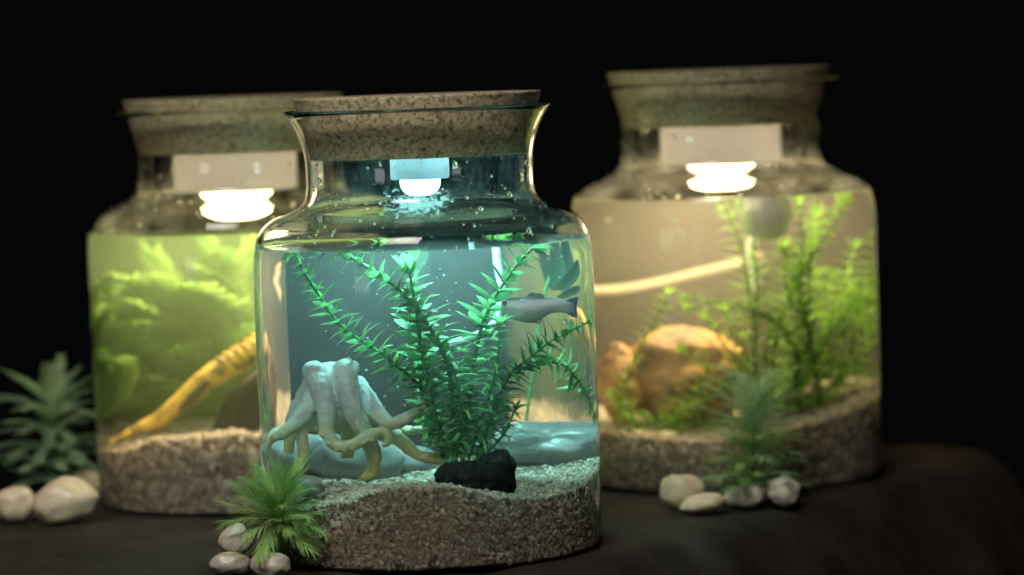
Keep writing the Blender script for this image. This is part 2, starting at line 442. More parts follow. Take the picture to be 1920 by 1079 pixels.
def build_jar(J, label, wlabel, glabel, lidlabel, led, led_r, led_z, house, film, vol, hfun, grain, water_name='water'):
    s = J.s
    root = empty('glass_jar', J.c); tag(root, label, 'jar', 'corked glass jars')
    prof = [(r*s, z*s) for r, z in dense(OUTER)]
    inner = offset_profile(prof, 0.0026*s)
    lip = [(0.0862*s, 0.2852*s), (0.0860*s, 0.2862*s), (0.0848*s, 0.2864*s)]
    inn = [q for q in reversed(inner) if q[1] > J.wl+0.0004 and q[1] < 0.2835*s]
    i2 = [q for q in inner if q[1] > 0.03]
    rw = next(q[0] for q in i2 if q[1] >= J.wl)
    full = prof[1:] + lip + inn + [(rw, J.wl)]
    V, F = lathe(full, 160, close_start=True)
    g = link('glass', mesh('glass', V, F, M_GLASS), root, J.c)
    # flip so normals look out of the glass
    bm = bmesh.new(); bm.from_mesh(g.data); bmesh.ops.remove_doubles(bm, verts=bm.verts, dist=1e-7)
    bm.faces.ensure_lookup_table()
    ref = max(bm.faces, key=lambda f: f.calc_center_median().xy.length)
    if ref.normal.xy.dot(ref.calc_center_median().xy) < 0: bmesh.ops.reverse_faces(bm, faces=bm.faces)
    bm.to_mesh(g.data); bm.free()
    # mist of condensation on the inner wall above the water
    fp = [q for q in offset_profile(prof, 0.0030*s) if J.wl+0.001 < q[1] < 0.2555*s]
    V, F = lathe(fp, 128, close_start=False)
    c = link('condensation', mesh('condensation', V, F, mat_mist(film)), root, J.c)
    if J is FRONT:
        fp2 = [q for q in offset_profile(prof, 0.0034*s) if 0.2135 < q[1] < 0.2415]
        V, F = [], []
        na = 60
        for q in fp2:
            for k in range(na+1):
                a = -PI/2 + (k/na-0.5)*0.62
                V.append((q[0]*math.cos(a), q[0]*math.sin(a), q[1]))
        for i in range(len(fp2)-1):
            for k in range(na): F.append((i*(na+1)+k, i*(na+1)+k+1, (i+1)*(na+1)+k+1, (i+1)*(na+1)+k))
        link('misted_patch', mesh('misted_patch', V, F, mat_patch()), root, J.c)
    # droplets clinging to the inside of neck and shoulder
    V, F = [], []
    rnd = random.Random(int(J.c.x*1e4))
    cand = fp
    ico = bmesh.new(); bmesh.ops.create_icosphere(ico, subdivisions=2, radius=1)
    iv = [v.co.copy() for v in ico.verts]; ico.verts.index_update(); ifc = [tuple(v.index for v in f.verts) for f in ico.faces]; ico.free()
    for k in range(170):
        q = rnd.choice(cand); a = rnd.uniform(PI, 2*PI) if rnd.random() < 0.75 else rnd.uniform(0, PI)
        r = rnd.choice([0.0004, 0.0005, 0.0007, 0.0009]) * rnd.uniform(0.8, 1.3)
        if rnd.random() < 0.05: r = 0.0018
        ctr = Vector((q[0]*math.cos(a), q[0]*math.sin(a), q[1])); b = len(V)
        st = rnd.uniform(1, 1.6)
        V += [ctr + Vector((v.x*r, v.y*r, v.z*r*st)) for v in iv]; F += [tuple(i+b for i in f) for f in ifc]
    dmat = M_GLASS
    dr = link('droplets', mesh('droplets', V, F, dmat), root, J.c); dr['kind'] = 'stuff'
    # water: a body of cloudy water and its surface
    rr = [q for q in offset_profile(prof, 0.0024*s) if q[1] < J.wl-0.0002 and q[0] > 0.02]
    V, F = lathe([q for q in rr] + [(rw-0.0003, J.wl-0.0002)], 96, True, True)
    wt = link('water', mesh('water', V, F, vol), None, J.c)
    tag(wt, wlabel, 'water', kind='structure')
    wp = [(0.0001, J.wl)] + [(rw*k/24, J.wl) for k in range(1, 23)] + [(rw*0.975, J.wl+0.0002), (rw*0.99, J.wl+0.0006), (rw, J.wl+0.0014)]
    V, F = lathe(wp, 160, False, False)
    sf = link('water_surface', mesh('water_surface', V, F, M_SURF), wt, J.c)
    bm = bmesh.new(); bm.from_mesh(sf.data); bm.faces.ensure_lookup_table()
    if bm.faces[-400].normal.z < 0: bmesh.ops.reverse_faces(bm, faces=bm.faces)
    bm.to_mesh(sf.data); bm.free()
    # gravel
    gv = build_gravel(J, hfun, grain); tag(gv, glabel, 'gravel', kind='stuff')
    # lid: cork with the lamp under it
    lid = empty('cork_lid', J.c+Vector((0, 0, 0.2545*s)))
    tag(lid, lidlabel, 'lid', 'cork lids with lamps')
    pr = []
    zt, zb = 0.2942*s, 0.2550*s
    for k in range(34):
        f = k/33
        z = zb+(zt-zb)*f
        r = (0.0700 + 0.0100*f**1.15)*s
        pr.append((r, z))
    prof_c = [(0.035*s*1.0, zb)] + [((0.035+0.0347*k/10)*s, zb) for k in range(1, 10)] + pr + [((0.0797-0.0797*k/14)*s, zt) for k in range(1, 14)]
    V, F = lathe(prof_c, 256, True, True)
    V2 = []
    for v in V:
        v = Vector(v); q = v + J.c
        n = mnoise.noise(q*330)*0.00035 + mnoise.noise(q*140)*0.00035
        p = mnoise.noise(q*520+Vector((3, 1, 7)))
        if p > 0.38: n -= 0.0009*(p-0.38)/0.3
        rl = v.xy.length
        if rl > 0.05*s: v.xy *= (1 + n/rl)
        v.z += n*0.5 if v.z > zt-0.0003 else 0
        V2.append(v)
    ck = link('cork', mesh('cork', V2, F, M_CORK), lid, J.c)
    hr, hz0, hz1 = house
    V, F = lathe([(hr*0.62, hz1), (hr*0.97, hz1), (hr, hz1+0.0012), (hr, hz0)], 72, False, False)
    h = link('lamp_housing', mesh('lamp_housing', V, F, M_HOUSING), lid, J.c)
    pz = [(led_r*0.5, hz1+(hz0-hz1)*0.35), (led_r*0.8, hz1+0.001), (led_r, hz1-0.0005), (led_r, hz1-0.002)]
    for k in range(1, 9):
        a = PI/2*k/9
        pz.append((led_r*math.cos(a)**0.7, hz1-0.002-(hz1-0.002-led_z)*math.sin(a)))
    V, F = lathe(pz, 40, True, True)
    ln = link('lamp_lens', mesh('lamp_lens', V, F, led), h, J.c)
    return root
def build_gravel(J, hfun, grain):
    Rg = J.R-0.0046*J.s
    # bed
    V, F, mi = [], [], []
    nr, na = 24, 96
    for i in range(nr+1):
        for k in range(na):
            a = 2*PI*k/na; r = (Rg-0.001)*i/nr
            x, y = r*math.cos(a), r*math.sin(a)
            V.append((x, y, hfun(x/J.s, y/J.s)*J.s-0.0012))
    zb = 0.0034*J.s
    for k in range(na):
        a = 2*PI*k/na; V.append(((Rg-0.001)*math.cos(a), (Rg-0.001)*math.sin(a), zb))
    for i in range(nr+1):
        for k in range(na):
            k2 = (k+1) % na; a, b, c, d = i*na+k, i*na+k2, (i+1)*na+k2, (i+1)*na+k
            F += [(a, c, b), (a, d, c)]
    nb = len(F)
    bm = bmesh.new(); bmesh.ops.create_icosphere(bm, subdivisions=1, radius=1)
    iv = np.array([v.co for v in bm.verts]); bm.verts.index_update(); fi = np.array([[v.index for v in f.verts] for f in bm.faces]); bm.free()
    rng = np.random.default_rng(int(abs(J.c.x)*1e5))
    pts = []
    ns = int(2*PI*Rg*0.62*0.05/(grain*grain)*0.75)
    cnt = 0
    while cnt < ns:
        a = rng.uniform(PI*0.90, PI*2.10); x, y = math.cos(a)*Rg, math.sin(a)*Rg
        z = rng.uniform(zb, 0.085*J.s)
        if z < hfun(x/J.s, y/J.s)*J.s: pts.append((x*(1-rng.uniform(0, 0.008)), y*(1-rng.uniform(0, 0.008)), z))
        cnt += 0.62
    nt_ = int(PI*Rg*Rg/(grain*grain)*0.95)
    rr = Rg*np.sqrt(rng.random(nt_)); aa = rng.random(nt_)*2*PI
    for r, a in zip(rr, aa):
        x, y = r*math.cos(a), r*math.sin(a)
        pts.append((x, y, hfun(x/J.s, y/J.s)*J.s-rng.uniform(0, 0.001)))
    P = np.array(pts); n = len(P)
    sc = grain*0.62*rng.lognormal(0, 0.36, (n, 1))*rng.uniform(0.7, 1.25, (n, 3))
    q = rng.normal(size=(n, 4)); q /= np.linalg.norm(q, axis=1, keepdims=True)
    w_, x_, y_, z_ = q.T
    Rm = np.stack([np.stack([1-2*(y_*y_+z_*z_), 2*(x_*y_-z_*w_), 2*(x_*z_+y_*w_)], -1),
                   np.stack([2*(x_*y_+z_*w_), 1-2*(x_*x_+z_*z_), 2*(y_*z_-x_*w_)], -1),
                   np.stack([2*(x_*z_-y_*w_), 2*(y_*z_+x_*w_), 1-2*(x_*x_+y_*y_)], -1)], 1)
    jit = 1+rng.normal(0, 0.12, (n, len(iv), 1))
    G = np.einsum('nij,nkj->nki', Rm, (iv[None]*jit)*sc[:, None, :]) + P[:, None, :]
    rad = np.linalg.norm(G[..., :2], axis=-1, keepdims=True); lim = J.R-0.0030*J.s
    G[..., :2] *= np.minimum(1, lim/np.maximum(rad, 1e-6))
    b0 = len(V)
    VV = np.concatenate([np.array(V), G.reshape(-1, 3)])
    FF = np.concatenate([np.array(F), (fi[None]+b0+(np.arange(n)*len(iv))[:, None, None]).reshape(-1, 3)])
    mi = np.concatenate([np.ones(nb, int), np.zeros(n*len(fi), int)])
    o = link('gravel', tri_mesh('gravel', VV, FF, [M_GRAVEL, M_GRAVELBED], mi)); o.location = J.c
    return o

def smooth(a, b, t):
    t = max(0, min(1, (t-a)/(b-a))); return t*t*(3-2*t)
def h_front(x, y):
    # mound front-left, hollow front-right, level behind
    h = 0.0475
    h += 0.006*math.exp(-((x+0.005)**2+(y+0.095)**2)/0.0016)
    h -= 0.012*smooth(0.02, 0.10, -x)*smooth(0.05, -0.06, y)
    h -= 0.007*smooth(0.01, 0.07, x)*smooth(0.0, -0.08, y)
    h += 0.007*smooth(-0.02, 0.09, y)
    return h + 0.0022*mnoise.noise((x*28, y*28, 0.2)) + 0.0009*mnoise.noise((x*90, y*90, 3.2))
def h_left(x, y):
    h = 0.046 + 0.012*math.exp(-((x+0.01)**2/0.0040+(y+0.09)**2/0.003)) - 0.014*smooth(0.025, 0.09, x)*smooth(0.02, -0.06, y) - 0.006*smooth(0.05, 0.1, -x) + 0.010*smooth(-0.02, 0.09, y)
    return h + 0.0025*mnoise.noise((x*26, y*26, 9.2))
def h_right(x, y):
    h = 0.038 + 0.013*smooth(0.0, 0.09, x) + 0.018*smooth(-0.08, 0.08, y)*(0.5+0.5*smooth(-0.02, 0.05, x))
    return h + 0.0030*mnoise.noise((x*26, y*26, 5.2))

LED_TEAL = mat_emit('teal_lamp', (0.38, 0.97, 0.94), 450)
LED_WARM_L = mat_emit('warm_lamp', (1.0, 0.81, 0.42), 205)
LED_WARM_R = mat_emit('warm_lamp_golden', (1.0, 0.79, 0.43), 255)
VOL_F = mat_volume('cloudy_water', (0.91, 0.90, 0.91), 0.62, 0.1)
VOL_L = mat_volume('greenish_water', (0.62, 0.90, 0.48), 1.0, 0.1)
VOL_R = mat_volume('amber_water', (0.92, 0.87, 0.76), 0.70, 0.1)
build_jar(FRONT, 'front glass jar with teal light and an octopus figure inside', 'cloudy teal lit water filling the front jar', 'brown gravel with dark flecks layered in the front jar',
          'cork lid with small teal lamp closing the front jar', LED_TEAL, 0.0130, 0.2285, (0.0190, 0.2556, 0.2400), 0.025, VOL_F, h_front, 0.0016)
build_jar(LEFT, 'left glass jar lit warm and full of blurred green plants', 'green tinted water filling the left jar', 'tan gravel heaped into a mound in the left jar',
          'cork lid with wide warm lamp on the left jar', LED_WARM_L, 0.0260, 0.2070, (0.0450, 0.2556, 0.2250), 0.10, VOL_L, h_left, 0.0024)
build_jar(RIGHT, 'right glass jar lit golden with orange rock and feathery plants', 'amber lit water filling the right jar', 'gravel rising towards the right side of the right jar',
          'cork lid with wide golden lamp on the right jar', LED_WARM_R, 0.0245, 0.2160, (0.0445, 0.2620, 0.2310), 0.22, VOL_R, h_right, 0.0024)

# ------------------------------------------------------------------ leaves and fronds
def leaf_mesh(name, mat, wid=0.2, curl=0.25, seg=6, fold=0.25, tipw=0.7, blunt=0.75):
    """one leaf of unit length along +Z, bending towards +X"""
    V, F = [], []
    for i in range(seg+1):
        t = i/seg
        wd = wid*0.5*math.sin(PI*min(1, (t*0.93+0.07))**tipw)**blunt if i < seg else 0.004
        x = curl*t*t; z = t*(1-0.15*curl*t)
        V += [(x+fold*wd, -wd, z), (x, 0, z), (x+fold*wd, wd, z)]
    for i in range(seg):
        a = i*3
        F += [(a, a+1, a+4, a+3), (a+1, a+2, a+5, a+4)]
    return mesh(name, V, F, mat)
def frond_mesh(name, mat, n=20, nl=0.34, nw=0.022, bend=0.45, ang=0.75, start=0.15, rach=0.014, seed=0, taper=0.55, droop=0.1):
    """a pinnate frond of unit length along +Z, arching towards +X, needles in its plane"""
    rnd = random.Random(seed); V, F = [], []
    def spine(t): return Vector((bend*t*t, 0, t*(1-0.2*bend*t)))
    path = [spine(k/10) for k in range(11)]
    tv, tf = tube(path, [rach*(1-0.75*k/10) for k in range(11)], 5)
    V += tv; F += tf
    for i in range(n):
        t = start+(1-start)*i/(n-1)
        p = spine(t); d = (spine(min(1, t+0.02))-spine(t-0.02)).normalized()
        nrm = Vector((d.z, 0, -d.x))
        ln = nl*(1-taper*abs(t-0.45)/0.55)*rnd.uniform(0.85, 1.1)
        for sgn in (-1, 1):
            a = ang*(1-0.55*t)*rnd.uniform(0.85, 1.15)
            v = (d*math.cos(a)+Vector((0, sgn, 0))*math.sin(a)+nrm*rnd.uniform(-0.12, 0.22)).normalized()
            sd = v.cross(nrm).normalized()*nw*0.5
            mid = p+v*ln*0.5+d*0.02*ln; tip = p+v*ln+d*0.12*ln+nrm*droop*ln
            b = len(V)
            V += [p-sd*0.5, p+sd*0.5, mid-sd+nrm*nw*0.3, mid+sd+nrm*nw*0.3, tip]
            F += [(b, b+1, b+3, b+2), (b+2, b+3, b+4)]
    return mesh(name, V, F, mat)
def place(name, me, parent, p, d, bendto, length, wide=1.0):
    """object whose +Z runs along d and whose +X leans towards bendto"""
    z = Vector(d).normalized(); x = Vector(bendto); x = x - z*x.dot(z)
    if x.length < 1e-4: x = z.orthogonal()
    x.normalize(); y = z.cross(x)
    o = bpy.data.objects.new(name, me); COL.objects.link(o); o.parent = parent
    M = Matrix((x, y, z)).transposed().to_4x4() @ Matrix.Diagonal((length, length*wide, length, 1))
    M.translation = Vector(p)
    o.matrix_parent_inverse = Matrix.Translation(-WORLD[parent.name])
    o.matrix_basis = M
    return o
def resample(P, step):
    out = [P[0].copy()]; acc = 0
    for a, b in zip(P, P[1:]):
        l = (b-a).length
        if l < 1e-9: continue
        t = step-acc
        while t <= l:
            out.append(a+(b-a)*(t/l)); t += step
        acc = (acc+l) % step if True else 0
    return out
def stemmed_plant(name, label, cat, J, stems, mat_stem, leafset, base_px, group=None, seed=1, limit=300):
    """stems: list of (points[(px,py,dy)], stem radius, whorl step, leaves per whorl, leaf length, leaf index)"""
    rnd = random.Random(seed)
    root = empty(name, inside(J, *base_px)); tag(root, label, cat, group)
    rest = []; count = 0
    jobs = []
    for pts, rad, step, per, ln, li in stems:
        P = catmull([inside(J, *p) for p in pts], 8)
        rads = [rad*(1-0.5*k/(len(P)-1)) for k in range(len(P))]
        st = link('stem', mesh('stem', *tube(P, rads, 6), mat_stem), root)
        W = resample(P, step)
        ph = rnd.uniform(0, 6)
        for i, p in enumerate(W[1:], 1):
            t = (W[min(i+1, len(W)-1)]-W[i-1]).normalized()
            u = t.orthogonal().normalized(); v = t.cross(u)
            ph += 0.9; f = i/len(W)
            for k in range(per):
                a = ph+2*PI*k/per+rnd.uniform(-0.3, 0.3)
                rdl = u*math.cos(a)+v*math.sin(a)
                d = t*rnd.uniform(0.35, 0.75)+rdl*0.85+Vector((0, 0, 0.12))
                l = ln*rnd.uniform(0.7, 1.15)*(0.75+0.3*math.sin(PI*min(1, f*1.05)))
                # keep leaf inside the glass
                tip = p+d.normalized()*l
                if Vector((tip.x-J.c.x, tip.y-J.c.y)).length > J.R-0.005 or tip.z > J.wl-0.001:
                    d = d - Vector((p.x-J.c.x, p.y-J.c.y, 0)).normalized()*0.7; l *= 0.7
                    if tip.z > J.wl-0.001: d.z = min(d.z, -0.05)
                jobs.append((st, p, d, rdl*-0.5+t*-0.8 if rnd.random() < 0.7 else rdl, l, leafset[li][rnd.randrange(len(leafset[li]))]))
        # growing tip: a tuft
        for k in range(per+2):
            a = 2*PI*k/(per+2); t = (P[-1]-P[-3]).normalized(); u = t.orthogonal().normalized(); v = t.cross(u)
            d = t*1.1+(u*math.cos(a)+v*math.sin(a))*0.42
            if (P[-1]+d*ln*0.7).z > J.wl-0.001: d.z = -0.1
            jobs.append((st, P[-1], d, -t, ln*0.75, leafset[li][0]))
    rnd.shuffle(jobs)
    jobs.sort(key=lambda j: -j[4])
    for j in jobs[:limit]:
        place('leaf', j[5], j[0], j[1], j[2], j[3], j[4])
    rest = jobs[limit:]
    if rest:
        V, F = [], []
        for (st, p, d, bt, l, me) in rest:
            z = Vector(d).normalized(); x = Vector(bt); x -= z*x.dot(z)
            if x.length < 1e-4: x = z.orthogonal()
            x.normalize(); y = z.cross(x); b = len(V)
            V += [Vector(p)+(x*q.co.x+y*q.co.y+z*q.co.z)*l for q in me.vertices]
            F += [tuple(i+b for i in f.vertices) for f in me.polygons]
        o = link('small_leaves', mesh('small_leaves', V, F, jobs[0][5].materials[0]), root); o['kind'] = 'stuff'
    return root

M_LEAF_F = mat_leaf('plastic_leaf', (0.06, 0.28, 0.11), (0.20, 0.48, 0.19), 0.45)
M_STEM_F = mat_leaf('plastic_stem', (0.05, 0.28, 0.09), (0.10, 0.36, 0.12), 0.2)
M_LEAF_R = mat_leaf('olive_leaf', (0.14, 0.34, 0.03), (0.34, 0.56, 0.08), 0.45)
M_STEM_R = mat_leaf('olive_stem', (0.05, 0.15, 0.02), (0.08, 0.2, 0.03), 0.1)
LV = [leaf_mesh('narrow_leaf', M_LEAF_F, 0.33, 0.45, blunt=.6), leaf_mesh('narrow_leaf_curled', M_LEAF_F, 0.29, 0.75, blunt=.6), leaf_mesh('narrow_leaf_straight', M_LEAF_F, 0.35, 0.25, blunt=.6)]
LW = [leaf_mesh('oval_leaf', M_LEAF_F, 0.48, 0.3, blunt=.6), leaf_mesh('oval_leaf_curled', M_LEAF_F, 0.42, 0.5, blunt=.6)]
LG = [leaf_mesh('grassy_leaf', M_LEAF_F, 0.20, 0.7), leaf_mesh('grassy_leaf_long', M_LEAF_F, 0.18, 0.9)]
LR = [leaf_mesh('needle_leaf', M_LEAF_R, 0.16, 0.3), leaf_mesh('needle_leaf_curled', M_LEAF_R, 0.17, 0.6)]

front_stems = [
    ([(842, 872, -.030), (800, 745, -.030), (725, 672, -.032), (640, 612, -.032), (592, 545, -.034), (548, 478, -.034)], 0.0014, 0.0059, 5, 0.0143, 0),
    ([(850, 872, -.036), (846, 715, -.040), (812, 625, -.044), (748, 545, -.044), (690, 507, -.040), (625, 478, -.036)], 0.0017, 0.0060, 5, 0.0154, 0),
    ([(835, 872, -.022), (806, 740, -.024), (790, 655, -.030), (782, 590, -.036), (772, 535, -.038), (768, 515, -.038)], 0.0014, 0.0063, 4, 0.0181, 1),
    ([(866, 872, -.028), (882, 742, -.022), (893, 655, -.020), (908, 600, -.022), (936, 545, -.026), (972, 498, -.026), (1000, 476, -.024)], 0.0014, 0.0063, 4, 0.0170, 1),
    ([(888, 872, -.030), (922, 785, -.034), (952, 708, -.036), (992, 672, -.034), (1040, 635, -.030), (1100, 605, -.022)], 0.0014, 0.0056, 5, 0.0159, 0),
    ([(952, 708, -.036), (1005, 680, -.026), (1055, 685, -.016), (1088, 720, -.008), (1114, 775, 0.0)], 0.0010, 0.0066, 5, 0.0131, 0),
    ([(875, 872, -.044), (905, 780, -.050), (930, 690, -.052), (937, 610, -.050)], 0.0011, 0.0051, 5, 0.0154, 2),
    ([(850, 872, -.050), (868, 790, -.056), (852, 700, -.056), (820, 645, -.054)], 0.0011, 0.0051, 5, 0.0154, 2),
    ([(860, 872, -.044), (820, 800, -.048), (800, 715, -.046), (790, 660, -.046)], 0.0011, 0.0054, 5, 0.0147, 2),
    ([(885, 872, -.036), (940, 820, -.040), (965, 770, -.040)], 0.0010, 0.0051, 5, 0.0147, 2),
]
stemmed_plant('water_plant', 'green plastic water plant with long leafy stems in the front jar', 'plant', FRONT, front_stems, M_STEM_F, [LV, LW, LG], (862, 876, -.036), 'plants inside the jars', 3)

# broad leaved plant behind, right under the surface
M_BROAD = mat_leaf('broad_leaf', (0.05, 0.13, 0.07), (0.08, 0.18, 0.09), 0.3)
BL = leaf_mesh('broad_leaf', M_BROAD, 0.17, 0.3, 8)
bp_root = empty('broad_leaf_plant', inside(FRONT, 985, 800, .055)); tag(bp_root, 'broad green leaves hanging under the surface at the back of the front jar', 'plant', 'plants inside the jars')
sp = catmull([inside(FRONT, *p) for p in [(985, 800, .055), (1000, 690, .06), (1020, 560, .06), (1040, 500, .058)]], 8)
link('stem', mesh('stem', *tube(sp, 0.0006, 6), M_STEM_F), bp_root)
for (px, py, dy, tx, ty, ln) in [(1045, 545, .065, 1015, 455, .030), (1050, 540, .065, 1085, 450, .032), (1050, 545, .06, 1108, 480, .028), (1046, 540, .06, 1052, 452, .034), (1050, 560, .065, 1100, 530, .024)]:
    a = inside(FRONT, px, py, dy); b = inside(FRONT, tx, ty, dy-.01)
    place('leaf', BL, bp_root, a, b-a, Vector((0, -1, -.3)), ln)
b2 = empty('broad_leaf_plant', inside(FRONT, 775, 560, .05)); tag(b2, 'pair of wide pale green leaves at the back centre of the front jar', 'plant', 'plants inside the jars')
link('stem', mesh('stem', *tube(catmull([inside(FRONT, *p) for p in [(800, 840, .04), (780, 680, .05), (775, 560, .05), (785, 500, .05)]], 8), 0.0010, 6), M_STEM_F), b2)
for (px, py, tx, ty, ln) in [(783, 520, 770, 465, .022), (785, 520, 805, 468, .024), (780, 545, 750, 500, .02), (782, 540, 800, 500, .018)]:
    a = inside(FRONT, px, py, .05); b = inside(FRONT, tx, ty, .045)
    place('leaf', BL, b2, a, b-a, Vector((0, -1, -.3)), ln, 1.1)

# right jar: feathery plants
right_stems = [
    ([(1405, 775, -.02), (1415, 650, -.03), (1400, 520, -.036), (1378, 430, -.040), (1345, 383, -.040)], .0010, 0.0072, 5, 0.0156, 0),
    ([(1450, 770, -.02), (1452, 650, -.03), (1482, 560, -.034), (1530, 470, -.034), (1585, 392, -.030)], .0010, 0.0068, 5, 0.0156, 0),
    ([(1470, 770, -.03), (1500, 680, -.04), (1450, 600, -.046), (1380, 572, -.048), (1295, 560, -.048)], .0010, 0.0072, 5, 0.0144, 0),
    ([(1480, 770, -.01), (1530, 690, -.01), (1560, 610, -.01), (1610, 560, -.005), (1640, 570, .0)], .0010, 0.0064, 5, 0.0150, 0),
    ([(1490, 780, 0.0), (1560, 720, 0.0), (1600, 640, .0), (1590, 540, .01), (1600, 470, .012)], .0010, 0.0064, 5, 0.0156, 0),
    ([(1500, 780, -.03), (1490, 700, -.04), (1520, 630, -.044), (1480, 560, -.044), (1470, 480, -.04)], .0010, 0.0068, 5, 0.0150, 0),
    ([(1460, 790, -.03), (1520, 740, -.03), (1560, 690, -.03), (1620, 680, -.02)], .0010, 0.0059, 5, 0.0150, 0),
    ([(1540, 780, -.02), (1520, 640, -.04), (1500, 540, -.045), (1505, 450, -.045), (1500, 400, -.04)], .0010, 0.0072, 5, 0.0150, 0),
    ([(1455, 780, -.01), (1545, 650, -.03), (1612, 540, -.02), (1630, 450, -.012)], .0010, 0.0072, 5, 0.0150, 0),
    ([(1440, 780, -.03), (1400, 700, -.05), (1352, 640, -.052), (1325, 600, -.05)], .0010, 0.0072, 5, 0.0140, 0),
    ([(1440, 790, -.01), (1480, 700, .01), (1500, 600, .02), (1530, 520, .03)], .0010, 0.0064, 5, 0.0156, 0),
]
jr = random.Random(77)
for pts, rad, step, per, ln, li in list(right_stems):
    for rep_ in range(1):
        ox, oy, oz = jr.uniform(-35, 55), jr.uniform(-15, 25), jr.uniform(0.0, .05)
        q = [(px+ox*k/(len(pts)-1)+jr.uniform(-10, 10), py+oy*k/(len(pts)-1), dy+oz*k/(len(pts)-1)) for k, (px, py, dy) in enumerate(pts)]
        right_stems.append((q, rad, step, per, ln, li))
stemmed_plant('feathery_plant', 'tall feathery green plant filling the right half of the right jar', 'plant', RIGHT, right_stems, M_STEM_R, [LR], (1455, 785, -.02), 'plants inside the jars', 5)
low_stems = [
    ([(1160, 800, -.04), (1165, 740, -.05), (1195, 660, -.052), (1235, 590, -.05), (1250, 555, -.048)], .0008, 0.0064, 5, 0.0131, 0),
    ([(1180, 810, -.05), (1230, 790, -.058), (1300, 770, -.06), (1360, 720, -.062), (1390, 690, -.06)], .0008, 0.0059, 5, 0.0144, 0),
    ([(1200, 815, -.05), (1180, 770, -.055), (1150, 745, -.05)], .0008, 0.0055, 5, 0.0144, 0),
    ([(1220, 815, -.05), (1280, 800, -.06), (1340, 790, -.062), (1400, 770, -.06)], .0008, 0.0055, 5, 0.0156, 0),
    ([(1240, 815, -.06), (1300, 740, -.066), (1330, 690, -.066), (1290, 660, -.064)], .0008, 0.0064, 5, 0.0156, 0),
]
stemmed_plant('creeping_plant', 'low green creeping plant in front of the orange rock', 'plant', RIGHT, low_stems, M_STEM_R, [LR], (1200, 815, -.05), 'plants inside the jars', 9, 260)

# left jar: bushy fronds
M_FROND_L = mat_leaf('bright_frond', (0.06, 0.16, 0.03), (0.26, 0.40, 0.11), 0.4)
FL = [frond_mesh('bushy_frond', M_FROND_L, 24, 0.36, 0.040, 0.35, 0.95, 0.06, 0.014, 1, .35, .15), frond_mesh('bushy_frond_loose', M_FROND_L, 21, 0.40, 0.045, 0.6, 0.9, 0.06, 0.014, 2, .35, .2)]
rnd = random.Random(21)
fronds = {
 'thick green bush of fronds across the back of the left jar': ((340, 800, .05), [(340, 800, .06, 300, 560, .085), (360, 790, .06, 400, 540, .085), (300, 800, .055, 230, 560, .08), (420, 780, .05, 470, 560, .075), (380, 700, .05, 350, 470, .075),
     (300, 680, .055, 270, 450, .07), (430, 660, .05, 460, 440, .07), (250, 700, .05, 210, 470, .07), (330, 620, .06, 380, 430, .06), (390, 600, .045, 330, 480, .05), (270, 790, .05, 340, 640, .06), (440, 740, .04, 410, 600, .06), (300, 560, .05, 260, 490, .04), (450, 580, .05, 420, 450, .05), (220, 780, .04, 200, 600, .06), (360, 760, .03, 300, 660, .05), (400, 540, .05, 440, 440, .05), (250, 800, .075, 240, 600, .08), (300, 800, .08, 300, 600, .085), (350, 800, .08, 350, 600, .085), (400, 800, .08, 400, 600, .085), (450, 800, .075, 450, 600, .08), (280, 700, .08, 280, 500, .07), (330, 700, .08, 330, 480, .07), (380, 700, .08, 390, 480, .07), (430, 700, .08, 440, 480, .07)]),
 'bright yellow green fronds near the left wall of the left jar': ((200, 790, -.02), [(185, 800, .03, 185, 620, .060), (190, 740, .01, 245, 610, .05), (180, 690, .02, 240, 570, .045), (178, 640, .02, 215, 540, .04), (190, 780, .0, 240, 690, .045), (182, 640, .02, 182, 520, .04), (210, 780, .02, 260, 620, .05)]),
}
for lab, (bpx, fl) in fronds.items():
    r_ = empty('bushy_plant', inside(LEFT, *bpx)); tag(r_, lab, 'plant', 'plants inside the jars')
    for (px, py, dy, tx, ty, ln) in fl:
        a = inside(LEFT, px, py, dy); b = inside(LEFT, tx, ty, dy-.015)
        for k in range(2):
            d = (b-a).normalized()+Vector((rnd.uniform(-.25, .25), rnd.uniform(-.15, .1), 0))
            l = min(ln, (LEFT.wl-0.002-a.z)/max(0.05, d.normalized().z))
            place('frond', rnd.choice(FL), r_, a, d, Vector((rnd.uniform(-1, 1), -0.8, -.3)), l)

# ------------------------------------------------------------------ octopus figure in the front jar
def mat_octopus():
    m, nt, out = new_mat('painted_octopus')
    co = tex_co(nt, 'Generated')
    sx = N(nt, 'ShaderNodeSeparateXYZ'); L(nt, co, sx.inputs[0])
    n = N(nt, 'ShaderNodeTexNoise', Scale=15.0, Detail=6.0); L(nt, co, n.inputs['Vector'])
    ad = N(nt, 'ShaderNodeMath', _operation='MULTIPLY_ADD'); L(nt, n.outputs[0], ad.inputs[0]); ad.inputs[1].default_value = 0.7; L(nt, sx.outputs[2], ad.inputs[2])
    r = ramp(nt, ad.outputs[0], [(0.46, (0.46, 0.42, 0.14)), (0.70, (0.50, 0.53, 0.28)), (0.92, (0.44, 0.58, 0.51)), (1.0, (0.46, 0.55, 0.56))])
    b = N(nt, 'ShaderNodeBsdfPrincipled', Roughness=0.5); L(nt, r.outputs[0], b.inputs['Base Color'])
    n2 = N(nt, 'ShaderNodeTexNoise', Scale=60.0, Detail=4.0); L(nt, co, n2.inputs['Vector'])
    bp = N(nt, 'ShaderNodeBump', Strength=0.45, Distance=0.0012); L(nt, n2.outputs[0], bp.inputs['Height']); L(nt, bp.outputs[0], b.inputs['Normal'])
    L(nt, b.outputs[0], out.inputs[0]); return m
